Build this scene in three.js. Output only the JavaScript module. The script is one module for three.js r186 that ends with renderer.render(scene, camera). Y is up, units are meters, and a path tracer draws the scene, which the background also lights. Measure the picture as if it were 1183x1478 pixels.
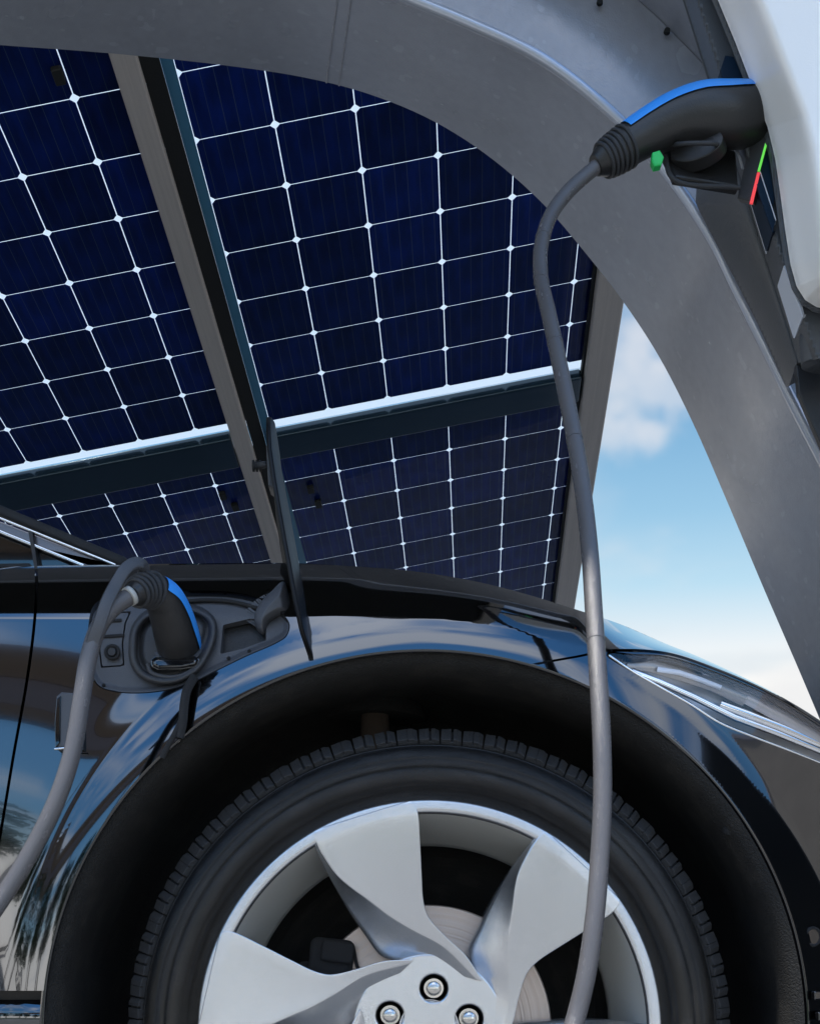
import * as THREE from 'three';
import { mergeGeometries, mergeVertices } from 'three/addons/utils/BufferGeometryUtils.js';
import { RoundedBoxGeometry } from 'three/addons/geometries/RoundedBoxGeometry.js';

// ---------------------------------------------------------------- camera, sky, sun, exposure
const F = 1800, PX = 591.5, PY = 1400, HC = 0.395;      // focal length and principal point in photo pixels, eye height
const scene = new THREE.Scene();
const camera = new THREE.PerspectiveCamera(2 * Math.atan(PY / F) * 180 / Math.PI, 1183 / 2800, 0.05, 400);
camera.position.set(0, HC, 0);
camera.lookAt(0, HC, -1);
camera.setViewOffset(1183, 2800, 0, 0, 1183, 1478);     // lens shifted upwards, film plane vertical

const SUN = new THREE.Vector3(-0.34, 0.86, 0.3).normalize();
const sun = new THREE.DirectionalLight(new THREE.Color(1, 0.95, 0.87), 4.2);
sun.position.copy(SUN).multiplyScalar(20); sun.castShadow = true;
sun.shadow.mapSize.set(2048, 2048);
Object.assign(sun.shadow.camera, { left: -8, right: 8, top: 8, bottom: -8, near: 1, far: 60 });
scene.add(sun); scene.add(sun.target);

let seed = 7; const rnd = () => { seed = (seed * 1664525 + 1013904223) >>> 0; return seed / 4294967296; };
const HT = new Float32Array(65536); for (let i = 0; i < 65536; i++) HT[i] = rnd();
const hash2 = (x, y) => HT[((x & 255) << 8 | (y & 255)) & 65535];
function vnoise(x, y) {
  const xi = Math.floor(x), yi = Math.floor(y), a = x - xi, b = y - yi, u = a * a * (3 - 2 * a), v = b * b * (3 - 2 * b);
  return (hash2(xi, yi) * (1 - u) + hash2(xi + 1, yi) * u) * (1 - v) + (hash2(xi, yi + 1) * (1 - u) + hash2(xi + 1, yi + 1) * u) * v;
}
function fbm(x, y, o = 5) { let s = 0, a = 0.5, n = 0; for (let i = 0; i < o; i++) { s += a * vnoise(x, y); n += a; x = x * 2.03 + 17.1; y = y * 2.03 + 5.3; a *= 0.5; } return s / n; }
const lerp = (a, b, t) => a + (b - a) * t, sat = t => Math.min(1, Math.max(0, t)), sstep = (a, b, t) => { t = sat((t - a) / (b - a)); return t * t * (3 - 2 * t); };

const CLX = 3.2;
{ // computed sky: blue air, pale haze low down (deeper in front), soft clouds, brighter round the sun
  const W = 2048, H = 1024, d = new Float32Array(W * H * 4);
  for (let j = 0; j < H; j++) for (let i = 0; i < W; i++) {
    const lat = ((j + 0.5) / H - 0.5) * Math.PI, lon = ((i + 0.5) / W - 0.5) * 2 * Math.PI;
    const x = Math.cos(lat) * Math.cos(lon), y = Math.sin(lat), z = Math.cos(lat) * Math.sin(lon), e = lat * 180 / Math.PI;
    const front = 0.5 - 0.5 * z / Math.max(0.05, Math.hypot(x, z));          // 1 ahead of the camera, 0 behind it
    const g = Math.max(0, x * SUN.x + y * SUN.y + z * SUN.z), glow = 1 + 0.9 * Math.pow(g, 6) + 1.9 * Math.pow(1 - front, 1.5);
    const ks = [[-90, .5, .52, .52], [0, .98, .94, .89], [12.5, .95, .93, .89], [14.5, .74, .8, .84], [17, .45, .66, .8], [20, .29, .52, .72], [24, .18, .39, .62], [28, .125, .31, .56], [45, .07, .22, .5], [90, .06, .19, .46]];
    const ee = e > 0 ? e + (1 - front) * 14 * sat(e / 10) : e;
    let k = 1; while (k < ks.length - 1 && ks[k][0] < ee) k++;
    const a = ks[k - 1], b = ks[k], t = sat((ee - a[0]) / (b[0] - a[0]));
    let c = [1, 2, 3].map(q => lerp(a[q], b[q], t) * glow);
    if (e > 2) { // clouds on a flat layer overhead
      const s = 1 / (y + 0.12), n = fbm(x * s * 1.7 + CLX, z * s * 1.7 + 9.4, 6), m = sstep(0.47, 0.70, n + 0.03 * (1 - front)) * 0.72;
      c = c.map((v, q) => lerp(v, [.72, .73, .75][q] * glow, m));
      for (const [px, py, rx, ry, k] of [[930, 545, 110, 125, .6], [975, 510, 95, 60, .5], [900, 630, 75, 50, .45], [1120, 640, 90, 60, .5], [700, 480, 120, 70, .6]]) { // single puffs low ahead
        if (z > -.2) break;
        const qx = PX + F * x / -z, qy = PY - F * y / -z, w = Math.max(0, 1 - ((qx - px) / rx) ** 2 - ((qy - py) / ry) ** 2), nn = fbm(qx / 38 + 5, qy / 30 + 2, 5);
        const mm = k * sstep(.12, .95, w * .75 + (nn - .45) * 1.3) * sat(w * 2.2); c = c.map((v, q) => lerp(v, [.66, .69, .75][q], mm));
      }
      { const wisp = sstep(.5, .75, fbm(lon * 9, e * .75, 5)) * sstep(4, 9, e) * (1 - sstep(14, 19, e)) * .5 * front; c = c.map((v, q) => lerp(v, [.62, .7, .76][q] * glow, wisp)); }
    }
    const o = (j * W + i) * 4; d[o] = c[0]; d[o + 1] = c[1]; d[o + 2] = c[2]; d[o + 3] = 1;
  }
  const tx = new THREE.DataTexture(d, W, H, THREE.RGBAFormat, THREE.FloatType);
  tx.mapping = THREE.EquirectangularReflectionMapping; tx.magFilter = tx.minFilter = THREE.LinearFilter; tx.wrapS = THREE.RepeatWrapping; tx.needsUpdate = true;
  scene.background = tx; scene.environment = tx;
}
const renderer = new THREE.WebGLRenderer({ antialias: true });
renderer.toneMapping = THREE.LinearToneMapping; renderer.toneMappingExposure = 1.12;
renderer.shadowMap.enabled = true;

// ---------------------------------------------------------------- helpers
const V = (x, y, z) => new THREE.Vector3(x, y, z);
const at = (px, py, z) => V((px - PX) * z / F, HC + (PY - py) * z / F, -z);   // a measured direction carried to its real distance
const lin = (r, g, b) => new THREE.Color().setRGB(r, g, b);
const taken = {};
const numbered = n => { const k = taken[n] = (taken[n] ?? -1) + 1; return k ? n + '_' + String(k).padStart(3, '0') : n; };
function mesh(name, geo, m, parent) { const o = new THREE.Mesh(geo, m); o.name = parent ? name : numbered(name); o.castShadow = o.receiveShadow = true; (parent ?? scene).add(o); return o; }
function thing(name, label, category, group) { const o = new THREE.Group(); o.name = numbered(name); o.userData = { label, category }; if (group) o.userData.group = group; scene.add(o); return o; }
function part(name, parent) { const o = new THREE.Group(); o.name = name; parent.add(o); return o; }
function ip(pts, x) { // piecewise-linear, smoothed
  if (x <= pts[0][0]) { const [a, b] = pts; return a[1] + (b[1] - a[1]) * (x - a[0]) / (b[0] - a[0]); }
  for (let i = 1; i < pts.length; i++) if (x <= pts[i][0] || i === pts.length - 1) {
    const p0 = pts[Math.max(0, i - 2)], p1 = pts[i - 1], p2 = pts[i], p3 = pts[Math.min(pts.length - 1, i + 1)];
    const h = p2[0] - p1[0], t = (x - p1[0]) / h;
    if (t > 1) return p2[1] + (p2[1] - p1[1]) / h * (x - p2[0]);
    const m1 = (p2[1] - p0[1]) / (p2[0] - p0[0] || 1) * h, m2 = (p3[1] - p1[1]) / (p3[0] - p1[0] || 1) * h, t2 = t * t, t3 = t2 * t;
    return (2 * t3 - 3 * t2 + 1) * p1[1] + (t3 - 2 * t2 + t) * m1 + (-2 * t3 + 3 * t2) * p2[1] + (t3 - t2) * m2;
  }
}
function geoFrom(pos, idx, uv) {
  const g = new THREE.BufferGeometry(); g.setAttribute('position', new THREE.Float32BufferAttribute(pos, 3));
  g.setAttribute('uv', new THREE.Float32BufferAttribute(uv ?? new Array(pos.length / 3 * 2).fill(0), 2));
  g.setIndex(idx); g.computeVertexNormals(); return g;
}
// grid of points rows x cols -> smooth sheet
function gridGeo(rows, closeV = false) {
  const pos = [], uv = [], idx = [], n = rows.length, m = rows[0].length; let du = 0;
  for (let i = 0; i < n; i++) { if (i) du += rows[i][0].distanceTo(rows[i - 1][0]); let dv = 0; for (let j = 0; j < m; j++) { if (j) dv += rows[i][j].distanceTo(rows[i][j - 1]); const p = rows[i][j]; pos.push(p.x, p.y, p.z); uv.push(du, dv); } }
  for (let i = 0; i < n - 1; i++) for (let j = 0; j < m - 1; j++) { const a = i * m + j, b = a + 1, c = a + m, d = c + 1; idx.push(a, c, b, b, c, d); }
  const g = geoFrom(pos, idx, uv);
  if (closeV) { const N = g.attributes.normal; for (let i = 0; i < n; i++) { const a = i * m, b = a + m - 1, v = V(N.getX(a) + N.getX(b), N.getY(a) + N.getY(b), N.getZ(a) + N.getZ(b)).normalize(); N.setXYZ(a, v.x, v.y, v.z); N.setXYZ(b, v.x, v.y, v.z); } }
  return g;
}
// a sheet over photo-plane coordinates, cut along fields (kept where every field <= 0), given depth by fn, hem folded back along its border
function clipSheet(x0, x1, y0, y1, st, fields, zf, hem = 0.01, kx = 1) {
  const ids = new Map(), P = []; const tris = [];
  const vid = (x, y) => { const k = Math.round(x * 64) + '_' + Math.round(y * 64); let i = ids.get(k); if (i === undefined) { i = P.length; P.push([x, y]); ids.set(k, i); } return i; };
  const cut = (poly, f) => { const out = []; for (let i = 0; i < poly.length; i++) { const a = poly[i], b = poly[(i + 1) % poly.length], fa = f(...a), fb = f(...b); if (fa <= 0) out.push(a); if ((fa <= 0) !== (fb <= 0)) { const t = fa / (fa - fb); out.push([lerp(a[0], b[0], t), lerp(a[1], b[1], t)]); } } return out; };
  for (let y = y0; y < y1 - 1e-6; y += st) for (let x = x0; x < x1 - 1e-6; x += st) {
    for (const tri of [[[x, y], [x, y + st], [x + st, y]], [[x + st, y], [x, y + st], [x + st, y + st]]]) {
      let p = tri; for (const f of fields) { if (p.length < 3) break; p = cut(p, f); }
      if (p.length < 3) continue;
      const v = p.map(q => vid(...q));
      for (let i = 1; i < v.length - 1; i++) if (v[0] !== v[i] && v[i] !== v[i + 1] && v[0] !== v[i + 1]) tris.push([v[0], v[i], v[i + 1]]);
    }
  }
  const pos = [], nor = [], uv = [], idx = [];
  const pt = (x, y) => at(x, y, zf(x, y));
  for (const [x, y] of P) {
    const p = pt(x, y), ex = pt(x + 1.5, y).sub(pt(x - 1.5, y)), ey = pt(x, y - 1.5).sub(pt(x, y + 1.5)), n = ex.cross(ey).normalize();
    pos.push(p.x, p.y, p.z); nor.push(n.x, n.y, n.z); uv.push(p.x, p.y);
  }
  const edges = new Map();
  for (const t of tris) { idx.push(...t); for (let i = 0; i < 3; i++) { const a = t[i], b = t[(i + 1) % 3], k = a < b ? a + '_' + b : b + '_' + a; edges.set(k, edges.has(k) ? null : [a, b]); } }
  if (hem > 0) for (const e of edges.values()) if (e) {
    const [a, b] = e, A = V(pos[a * 3], pos[a * 3 + 1], pos[a * 3 + 2]), B = V(pos[b * 3], pos[b * 3 + 1], pos[b * 3 + 2]);
    const n = V(nor[a * 3], nor[a * 3 + 1], nor[a * 3 + 2]); const w = B.clone().sub(A).cross(n).normalize(); // outwards
    const o = pos.length / 3;
    for (const q of [A, B, B.clone().addScaledVector(n, -hem), A.clone().addScaledVector(n, -hem)]) { pos.push(q.x, q.y, q.z); nor.push(w.x, w.y, w.z); uv.push(q.x, q.y); }
    idx.push(o, o + 2, o + 1, o, o + 3, o + 2);
  }
  const g = new THREE.BufferGeometry(); g.setAttribute('position', new THREE.Float32BufferAttribute(pos, 3)); g.setAttribute('normal', new THREE.Float32BufferAttribute(nor, 3)); g.setAttribute('uv', new THREE.Float32BufferAttribute(uv, 2)); g.setIndex(idx);
  return g;
}
// signed distance to a closed polygon (negative inside), optionally spline-smoothed
function polyField(pts, smooth = 0) {
  if (smooth) { const c = new THREE.CatmullRomCurve3(pts.map(p => V(p[0], p[1], 0)), true, 'centripetal'); pts = c.getPoints(pts.length * smooth).map(p => [p.x, p.y]); }
  return (x, y) => {
    let d = 1e9, ins = false;
    for (let i = 0, j = pts.length - 1; i < pts.length; j = i++) {
      const [ax, ay] = pts[j], [bx, by] = pts[i], ex = bx - ax, ey = by - ay, t = sat(((x - ax) * ex + (y - ay) * ey) / (ex * ex + ey * ey || 1)), dx = x - ax - ex * t, dy = y - ay - ey * t;
      d = Math.min(d, dx * dx + dy * dy);
      if ((ay > y) !== (by > y) && x < (bx - ax) * (y - ay) / (by - ay) + ax) ins = !ins;
    }
    return (ins ? -1 : 1) * Math.sqrt(d);
  };
}
// plate with the given front outline (photo pixel + distance), real thickness, small bevel
function plate(pts, th, bevel = 0.0015) {
  const P = pts.map(p => at(...p)), c = P.reduce((s, p) => s.add(p), V(0, 0, 0)).divideScalar(P.length);
  let n = V(0, 0, 0); for (let i = 0; i < P.length; i++) n.add(P[i].clone().sub(c).cross(P[(i + 1) % P.length].clone().sub(c))); n.normalize();
  if (n.dot(camera.position.clone().sub(c)) < 0) n.negate();
  const ex = P[1].clone().sub(P[0]).normalize(); ex.addScaledVector(n, -ex.dot(n)).normalize(); const ey = n.clone().cross(ex);
  const sh = new THREE.Shape(P.map(p => { const q = p.clone().sub(c); return new THREE.Vector2(q.dot(ex), q.dot(ey)); }));
  const g = new THREE.ExtrudeGeometry(sh, { depth: Math.max(1e-4, th - 2 * bevel), bevelEnabled: bevel > 0, bevelThickness: bevel, bevelSize: bevel, bevelOffset: -bevel, bevelSegments: 2 });
  g.translate(0, 0, -th + bevel); g.applyMatrix4(new THREE.Matrix4().makeBasis(ex, ey, n).setPosition(c));
  return g;
}
// swept tube with changing radius; a0..a1 (radians) limits the section to a strip, measured from the reference direction
function sweep(ctrl, radii, ref, { n = 60, m = 28, a0 = 0, a1 = Math.PI * 2, off = 0, cap = true, squash = 1 } = {}) {
  const c = new THREE.CatmullRomCurve3(ctrl, false, 'centripetal'), rows = []; const full = a1 - a0 > 6.28;
  const L = ctrl.length - 1; const rr = radii.map((r, i) => [i / L, r]);
  for (let i = 0; i <= n; i++) {
    const t = i / n, p = c.getPoint(t), T = c.getTangent(t), u = ref.clone().addScaledVector(T, -ref.dot(T)).normalize(), w = T.clone().cross(u), r = ip(rr, t) + off, row = [];
    for (let j = 0; j <= m; j++) { const a = lerp(a0, a1, j / m); row.push(p.clone().addScaledVector(u, Math.cos(a) * r).addScaledVector(w, Math.sin(a) * r * squash)); }
    rows.push(row);
  }
  if (cap && full) { for (const e of [0, 1]) { const q = c.getPoint(e); const row = rows[e ? rows.length - 1 : 0].map(() => q.clone()); e ? rows.push(row) : rows.unshift(row); } }
  return gridGeo(rows, full);
}
const tube = (pts, r, seg = 60, rs = 14) => new THREE.TubeGeometry(new THREE.CatmullRomCurve3(pts, false, 'centripetal'), seg, r, rs);
function bar(a, b, w, h, up = V(0, 1, 0), r = 0.002) { // rounded bar from a to b
  const d = b.clone().sub(a), L = d.length(); d.normalize(); const u = up.clone().addScaledVector(d, -up.dot(d)).normalize(), s = u.clone().cross(d);
  const g = new RoundedBoxGeometry(w, h, L, 2, Math.min(r, w * .45, h * .45)); g.applyMatrix4(new THREE.Matrix4().makeBasis(s, u, d).setPosition(a.clone().lerp(b, .5))); return g;
}
function noiseTex(w, h, fn, srgb) {
  const d = new Uint8Array(w * h * 4);
  for (let j = 0; j < h; j++) for (let i = 0; i < w; i++) { const c = fn(i / w, j / h), o = (j * w + i) * 4; for (let q = 0; q < 3; q++) d[o + q] = Math.round(255 * sat(Array.isArray(c) ? c[q] : c)); d[o + 3] = 255; }
  const t = new THREE.DataTexture(d, w, h); t.wrapS = t.wrapT = THREE.RepeatWrapping; t.magFilter = THREE.LinearFilter; t.minFilter = THREE.LinearMipmapLinearFilter; t.generateMipmaps = true; if (srgb) t.colorSpace = THREE.SRGBColorSpace; t.needsUpdate = true; return t;
}
function pnoise(x, y, p, o) { // value noise repeating after p lattice steps
  const xi = Math.floor(x), yi = Math.floor(y), a = x - xi, b = y - yi, u = a * a * (3 - 2 * a), v = b * b * (3 - 2 * b), x0 = xi % p + o, x1 = (xi + 1) % p + o, y0 = yi % p, y1 = (yi + 1) % p;
  return (hash2(x0, y0) * (1 - u) + hash2(x1, y0) * u) * (1 - v) + (hash2(x0, y1) * (1 - u) + hash2(x1, y1) * u) * v;
}
const tileN = (u, v, k, o = 4) => { let s = 0, a = .5, n = 0; for (let i = 0; i < o; i++) { s += a * pnoise(u * k, v * k, k, i * 37); n += a; a *= .5; k *= 2; } return s / n; };
const rep = (t, x, y = x) => { const c = t.clone(); c.repeat.set(x, y); c.needsUpdate = true; return c; };
const grainT = noiseTex(512, 512, (u, v) => 0.5 + (tileN(u, v, 90, 3) - 0.5) * 1.1);
const steelT = noiseTex(1024, 1024, (u, v) => { const a = tileN(u, v, 6, 5), b = tileN(u, v, 110, 2), s = tileN(u, v, 60, 2); let k = 0.91 + (a - .5) * .09 + (b - .5) * .05; if (s > .82) k += .05; return [k, k, k * 1.0]; }, true);
const smearT = noiseTex(512, 512, (u, v) => 0.45 + (tileN(u, v, 7, 5) - .5) * .7);
const brushT = noiseTex(512, 512, (u, v) => 0.5 + (tileN(u, v, 200, 2) - .5) * .8);
const ringT = noiseTex(8, 512, (u, v) => 0.5 + (vnoise(3.3, v * 170) - .5) * .8);

const dustT = noiseTex(512, 512, (u, v) => { const n = tileN(u, v, 10, 5), s = tileN(u, v, 120, 2); let k = .5 + .35 * sstep(.5, .75, n); if (s > .8) k += .35 * sstep(.8, .95, s); return [k, k * .97, k * .92]; }, true);
const std = (c, rough, o = {}) => new THREE.MeshStandardMaterial({ color: lin(...c), roughness: rough, ...o });
const phy = (c, rough, o = {}) => new THREE.MeshPhysicalMaterial({ color: lin(...c), roughness: rough, ...o });
const DS = { side: THREE.DoubleSide };
const M = {
  paint: phy([.075, .08, .088], .07, { metalness: 1, clearcoat: 1, clearcoatRoughness: .015, ...DS }),
  gloss: phy([.006, .006, .007], .12, { clearcoat: 1, clearcoatRoughness: .04, ...DS }),
  trim: std([.012, .012, .013], .55, { bumpMap: rep(grainT, 12), bumpScale: .0004, ...DS }),
  plastic: std([.035, .037, .042], .5, { bumpMap: rep(grainT, 20), bumpScale: .0003, ...DS }),
  plasticMid: std([.06, .063, .072], .45, { bumpMap: rep(grainT, 20), bumpScale: .0003, ...DS }),
  liner: std([.016, .015, .0138], .8, { map: rep(dustT, 3.3), bumpMap: rep(grainT, 9), bumpScale: .0012, ...DS }),
  rubber: std([.018, .018, .02], .36, { map: rep(dustT, 6, 2), roughnessMap: rep(smearT, 1.5), bumpMap: rep(grainT, 14), bumpScale: .0003, ...DS }),
  tread: std([.022, .022, .023], .8, { bumpMap: rep(grainT, 10), bumpScale: .0008, ...DS }),
  cord: std([.098, .093, .096], .46, { roughnessMap: rep(smearT, 23, 1), bumpMap: rep(grainT, 30, 2), bumpScale: .0003 }),
  plugBlack: std([.018, .018, .019], .42, { bumpMap: rep(grainT, 8), bumpScale: .0002, ...DS }),
  blue: std([.04, .30, .85], .4, { ...DS }),
  silver: std([.56, .57, .59], .22, { metalness: .92, roughnessMap: null, bumpMap: rep(grainT, 40), bumpScale: .00008, ...DS }),
  barrel: std([.46, .46, .43], .5, { metalness: .25, ...DS }),
  chrome: std([.75, .76, .78], .1, { metalness: 1 }),
  bolt: std([.55, .54, .52], .22, { metalness: 1 }),
  disc: std([.44, .37, .33], .42, { metalness: .8, bumpMap: rep(ringT, 1, 1), bumpScale: .0004 }),
  caliper: std([.022, .021, .021], .6, { bumpMap: rep(grainT, 12), bumpScale: .0008 }),
  rust: std([.06, .04, .028], .8, { bumpMap: rep(grainT, 12), bumpScale: .001 }),
  steel: phy([.42, .43, .475], .45, { metalness: .15, map: rep(steelT, .8), roughnessMap: rep(smearT, 1.4), bumpMap: rep(grainT, 6), bumpScale: .00015, clearcoat: .25, clearcoatRoughness: .35, ...DS }),
  alu: std([.68, .61, .55], .5, { metalness: .25, map: rep(steelT, 2), bumpMap: rep(grainT, 8), bumpScale: .0005, ...DS }),
  railDark: phy([.018, .042, .062], .3, { metalness: .5, clearcoat: .6, clearcoatRoughness: .12, roughnessMap: rep(smearT, 2), ...DS }),
  bead: std([.48, .5, .56], .42, { metalness: .3, roughnessMap: rep(smearT, 3), ...DS }),
  deck: std([.008, .009, .01], .6, { ...DS }),
  seal: std([.01, .011, .01], .7, { ...DS }),
  sheet: phy([.88, .94, .98], .9, { transmission: .52, thickness: 0, ...DS }),
  pane: phy([.90, .96, 1], .02, { transmission: 1, thickness: 0, ior: 1.22, specularColor: lin(.55, .75, 1), ...DS }),
  margin: phy([.10, .26, .36], .25, { transmission: .35, thickness: 0, ...DS }),
  white: phy([.9, .885, .86], .32, { clearcoat: .4, clearcoatRoughness: .2, bumpMap: rep(grainT, 10), bumpScale: .0001, ...DS }),
  charger: std([.075, .082, .092], .42, { bumpMap: rep(grainT, 16), bumpScale: .0003, ...DS }),
  chargerDark: std([.02, .022, .026], .45, { bumpMap: rep(grainT, 16), bumpScale: .0003, ...DS }),
  screen: phy([.008, .022, .045], .5, { specularIntensity: .25, ...DS }),
  label: std([.68, .72, .80], .5),
  glassDark: phy([.004, .005, .006], .03, { clearcoat: 1, ...DS }),
  lens: phy([.97, .98, 1], .015, { transmission: 1, thickness: 0, ior: 1.5, ...DS }),
  green: std([.01, .5, .1], .45),
  ledGreen: std([.1, .6, .08], .4, { emissive: lin(.16, .75, .07), emissiveIntensity: .55 }),
  ledRed: std([.7, .04, .05], .4, { emissive: lin(.9, .06, .07), emissiveIntensity: .6 }),
};
{ // silicon cell: near-black navy with hair-thin silver busbars printed on it
  const t = noiseTex(512, 64, (u, v) => { const k = Math.abs(((u * 6) % 1) - .5); const n = 1 + (fbm(u * 9, v * 3, 3) - .5) * .5; return k < .022 ? [.27, .31, .36] : [.028 * n, .12 * n, .345 * n]; }, true);
  M.cells = [.8, .95, 1.05, 1.25].map((k, i) => phy([k, k, k * (1 + .04 * i)], .4, { map: t, specularIntensity: .3, ...DS }));
}

// ---------------------------------------------------------------- ground and what stands behind the photographer (mirrored in the paint)
function struct(name, geo, m) { const o = mesh(name, geo, m); o.userData = { kind: 'structure' }; return o; }
{
  const gt = noiseTex(512, 512, (u, v) => { const n = tileN(u, v, 60, 3), k = tileN(u, v, 5, 4); const b = .62 + (n - .5) * .2 + (k - .5) * .12; return [b, b * .985, b * .96]; }, true);
  const at2 = noiseTex(512, 512, (u, v) => { const n = tileN(u, v, 100, 2), k = tileN(u, v, 6, 4); const b = .31 + (n - .5) * .16 + (k - .5) * .08; return [b * .95, b, b * 1.06]; }, true);
  const g = new THREE.PlaneGeometry(300, 300); g.rotateX(-Math.PI / 2);
  struct('ground', g, std([1, 1, 1], .9, { map: rep(at2, 120) }));
  const pv = new THREE.PlaneGeometry(70, 16.5); pv.rotateX(-Math.PI / 2); pv.translate(-4, .004, 7.2); struct('pavement', pv, std([1, 1, 1], .9, { map: rep(gt, 28, 7) }));
  const lt = noiseTex(512, 512, (u, v) => { const n = tileN(u, v, 90, 3), k = tileN(u, v, 6, 4); const b = .7 + (n - .5) * .7 + (k - .5) * .4; return [.27 * b, .42 * b, .13 * b]; }, true);
  const l = new THREE.PlaneGeometry(40, 2.4); l.rotateX(-Math.PI / 2); l.translate(-2, .008, 2.4);
  struct('lawn', l, std([1, 1, 1], .95, { map: rep(lt, 30, 8) }));
}
const tan = std([.46, .31, .2], .8, { map: rep(steelT, 3) }), mauve = std([.42, .36, .38], .8), brick = std([.55, .48, .42], .85, { map: rep(steelT, 3) }), winM = phy([.03, .04, .05], .08, {});
{
  const b = thing('canopy', 'tan and mauve canopy on slim posts facing the car, mirrored in its door', 'canopy');
  mesh('fascia', new RoundedBoxGeometry(26, .85, .3, 2, .03).translate(-9, 6.43, 11), tan, b);
  mesh('fascia', new RoundedBoxGeometry(26, .32, .3, 2, .03).translate(-9, 5.16, 11), tan, b);
  mesh('fascia', new RoundedBoxGeometry(26, .68, .26, 2, .03).translate(-9, 5.66, 11), mauve, b);
  mesh('roof_deck', new RoundedBoxGeometry(26, .14, 5, 2, .03).translate(-9, 6.9, 13.6), tan, b);
  for (let i = 0; i < 6; i++) mesh('post', new THREE.CylinderGeometry(.1, .11, 5.1, 16).translate(-20 + i * 4.6, 2.55, 11.4), mauve, b);
  const h = thing('garden_wall', 'long plain greyish brown rendered wall with coping, mirrored in the bumper', 'wall');
  mesh('wall', new THREE.BoxGeometry(.4, 5.5, 18).translate(13, 2.75, 4), brick, h);
  mesh('coping', new THREE.BoxGeometry(.6, .16, 18.2).translate(13, 5.58, 4), mauve, h);
}
function leafTree(x, z, h, label) {
  const t = thing('tree', label, 'tree', 'trees across the lawn'); t.position.set(x, 0, z);
  const bark = std([.09, .07, .05], .9), g = [];
  const trunk = []; trunk.push(new THREE.CylinderGeometry(.09, .2, h * .55, 10).translate(0, h * .275, 0));
  for (let i = 0; i < 7; i++) { const a = i * 2.4, e = V(Math.cos(a) * h * .22, h * (.6 + .05 * i), Math.sin(a) * h * .22); trunk.push(tube([V(0, h * (.3 + .03 * i), 0), V(e.x * .5, h * (.45 + .03 * i), e.z * .5), e], .035, 10, 6)); }
  mesh('trunk', mergeGeometries(trunk.map(q => { q.deleteAttribute('uv'); return q.index ? q.toNonIndexed() : q; })), bark, t);
  const pos = [], idx = [], uv = [];
  for (let c = 0; c < 55; c++) {
    const a = rnd() * 6.283, rr = Math.sqrt(rnd()) * h * .3, cy = h * (.42 + .55 * rnd()), f = Math.sqrt(Math.max(.05, 1 - ((cy / h - .66) / .36) ** 2)), cx = Math.cos(a) * rr * f, cz = Math.sin(a) * rr * f;
    for (let k = 0; k < 60; k++) {
      const p = V(cx + (rnd() - .5) * h * .16, cy + (rnd() - .5) * h * .14, cz + (rnd() - .5) * h * .16), d = V(rnd() - .5, rnd() - .5, rnd() - .5).normalize().multiplyScalar(.09 + rnd() * .06), s = V(rnd() - .5, rnd() - .5, rnd() - .5).cross(d).normalize().multiplyScalar(.05), o = pos.length / 3;
      for (const q of [p.clone().sub(d), p.clone().add(s), p.clone().add(d), p.clone().sub(s)]) { pos.push(q.x, q.y, q.z); uv.push(0, 0); }
      idx.push(o, o + 1, o + 2, o, o + 2, o + 3);
    }
  }
  mesh('crown', geoFrom(pos, idx, uv), phy([.07, .13, .03], .8, { transmission: .25, thickness: 0, ...DS }), t);
}
for (const [x, z, h] of [[-9.5, 15.5, 4.8], [-6.3, 16.3, 4.4], [-3.2, 15.6, 4.6], [-.2, 16.4, 4.3], [3.0, 15.6, 4.5], [-12.4, 14.2, 5.2], [-14.6, 11.6, 5.4], [-16.4, 8.6, 5.2], [-17.2, 5.4, 5.5]]) leafTree(x, z, h, 'small leafy green tree across the lawn, one of an even row');

// ---------------------------------------------------------------- carport roof
const RO = V(-.5795, 2.2325, -3.1067), RU = V(.98281, .18374, .01806), RV = V(.05307, -.18745, -.98084), RN = V(.17683, -.96494, .19398); // origin, across, down-slope, downwards normal
const RW = RV.clone().negate();
const CU = .216, CV = .2;
const roof = (u, v, h = 0) => V(RO.x, RO.y + HC, RO.z).addScaledVector(RU, u * CU).addScaledVector(RV, v * CV).addScaledVector(RN, h);
function roofBox(u0, u1, v0, v1, h0, h1, r = .003) { // box hanging h0..h1 below the panel plane
  const g = new RoundedBoxGeometry((u1 - u0) * CU, (v1 - v0) * CV, h1 - h0, 2, Math.min(r, (h1 - h0) * .45));
  return g.applyMatrix4(new THREE.Matrix4().makeBasis(RU, RW, RN).setPosition(roof((u0 + u1) / 2, (v0 + v1) / 2, (h0 + h1) / 2)));
}
function cellGeo(w, l) {
  const c = .0115, s = new THREE.Shape(), x = w / 2, y = l / 2; // chamfered corners leave the diamonds between four cells
  s.moveTo(-x + c, -y); s.lineTo(x - c, -y); s.lineTo(x, -y + c); s.lineTo(x, y - c); s.lineTo(x - c, y); s.lineTo(-x + c, y); s.lineTo(-x, y - c); s.lineTo(-x, -y + c); s.closePath();
  const g = new THREE.ExtrudeGeometry(s, { depth: .0012, bevelEnabled: false }), p = g.attributes.position, uv = g.attributes.uv;
  for (let i = 0; i < p.count; i++) uv.setXY(i, (p.getX(i) + x) / w, (p.getY(i) + y) / l);
  return g;
}
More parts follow.
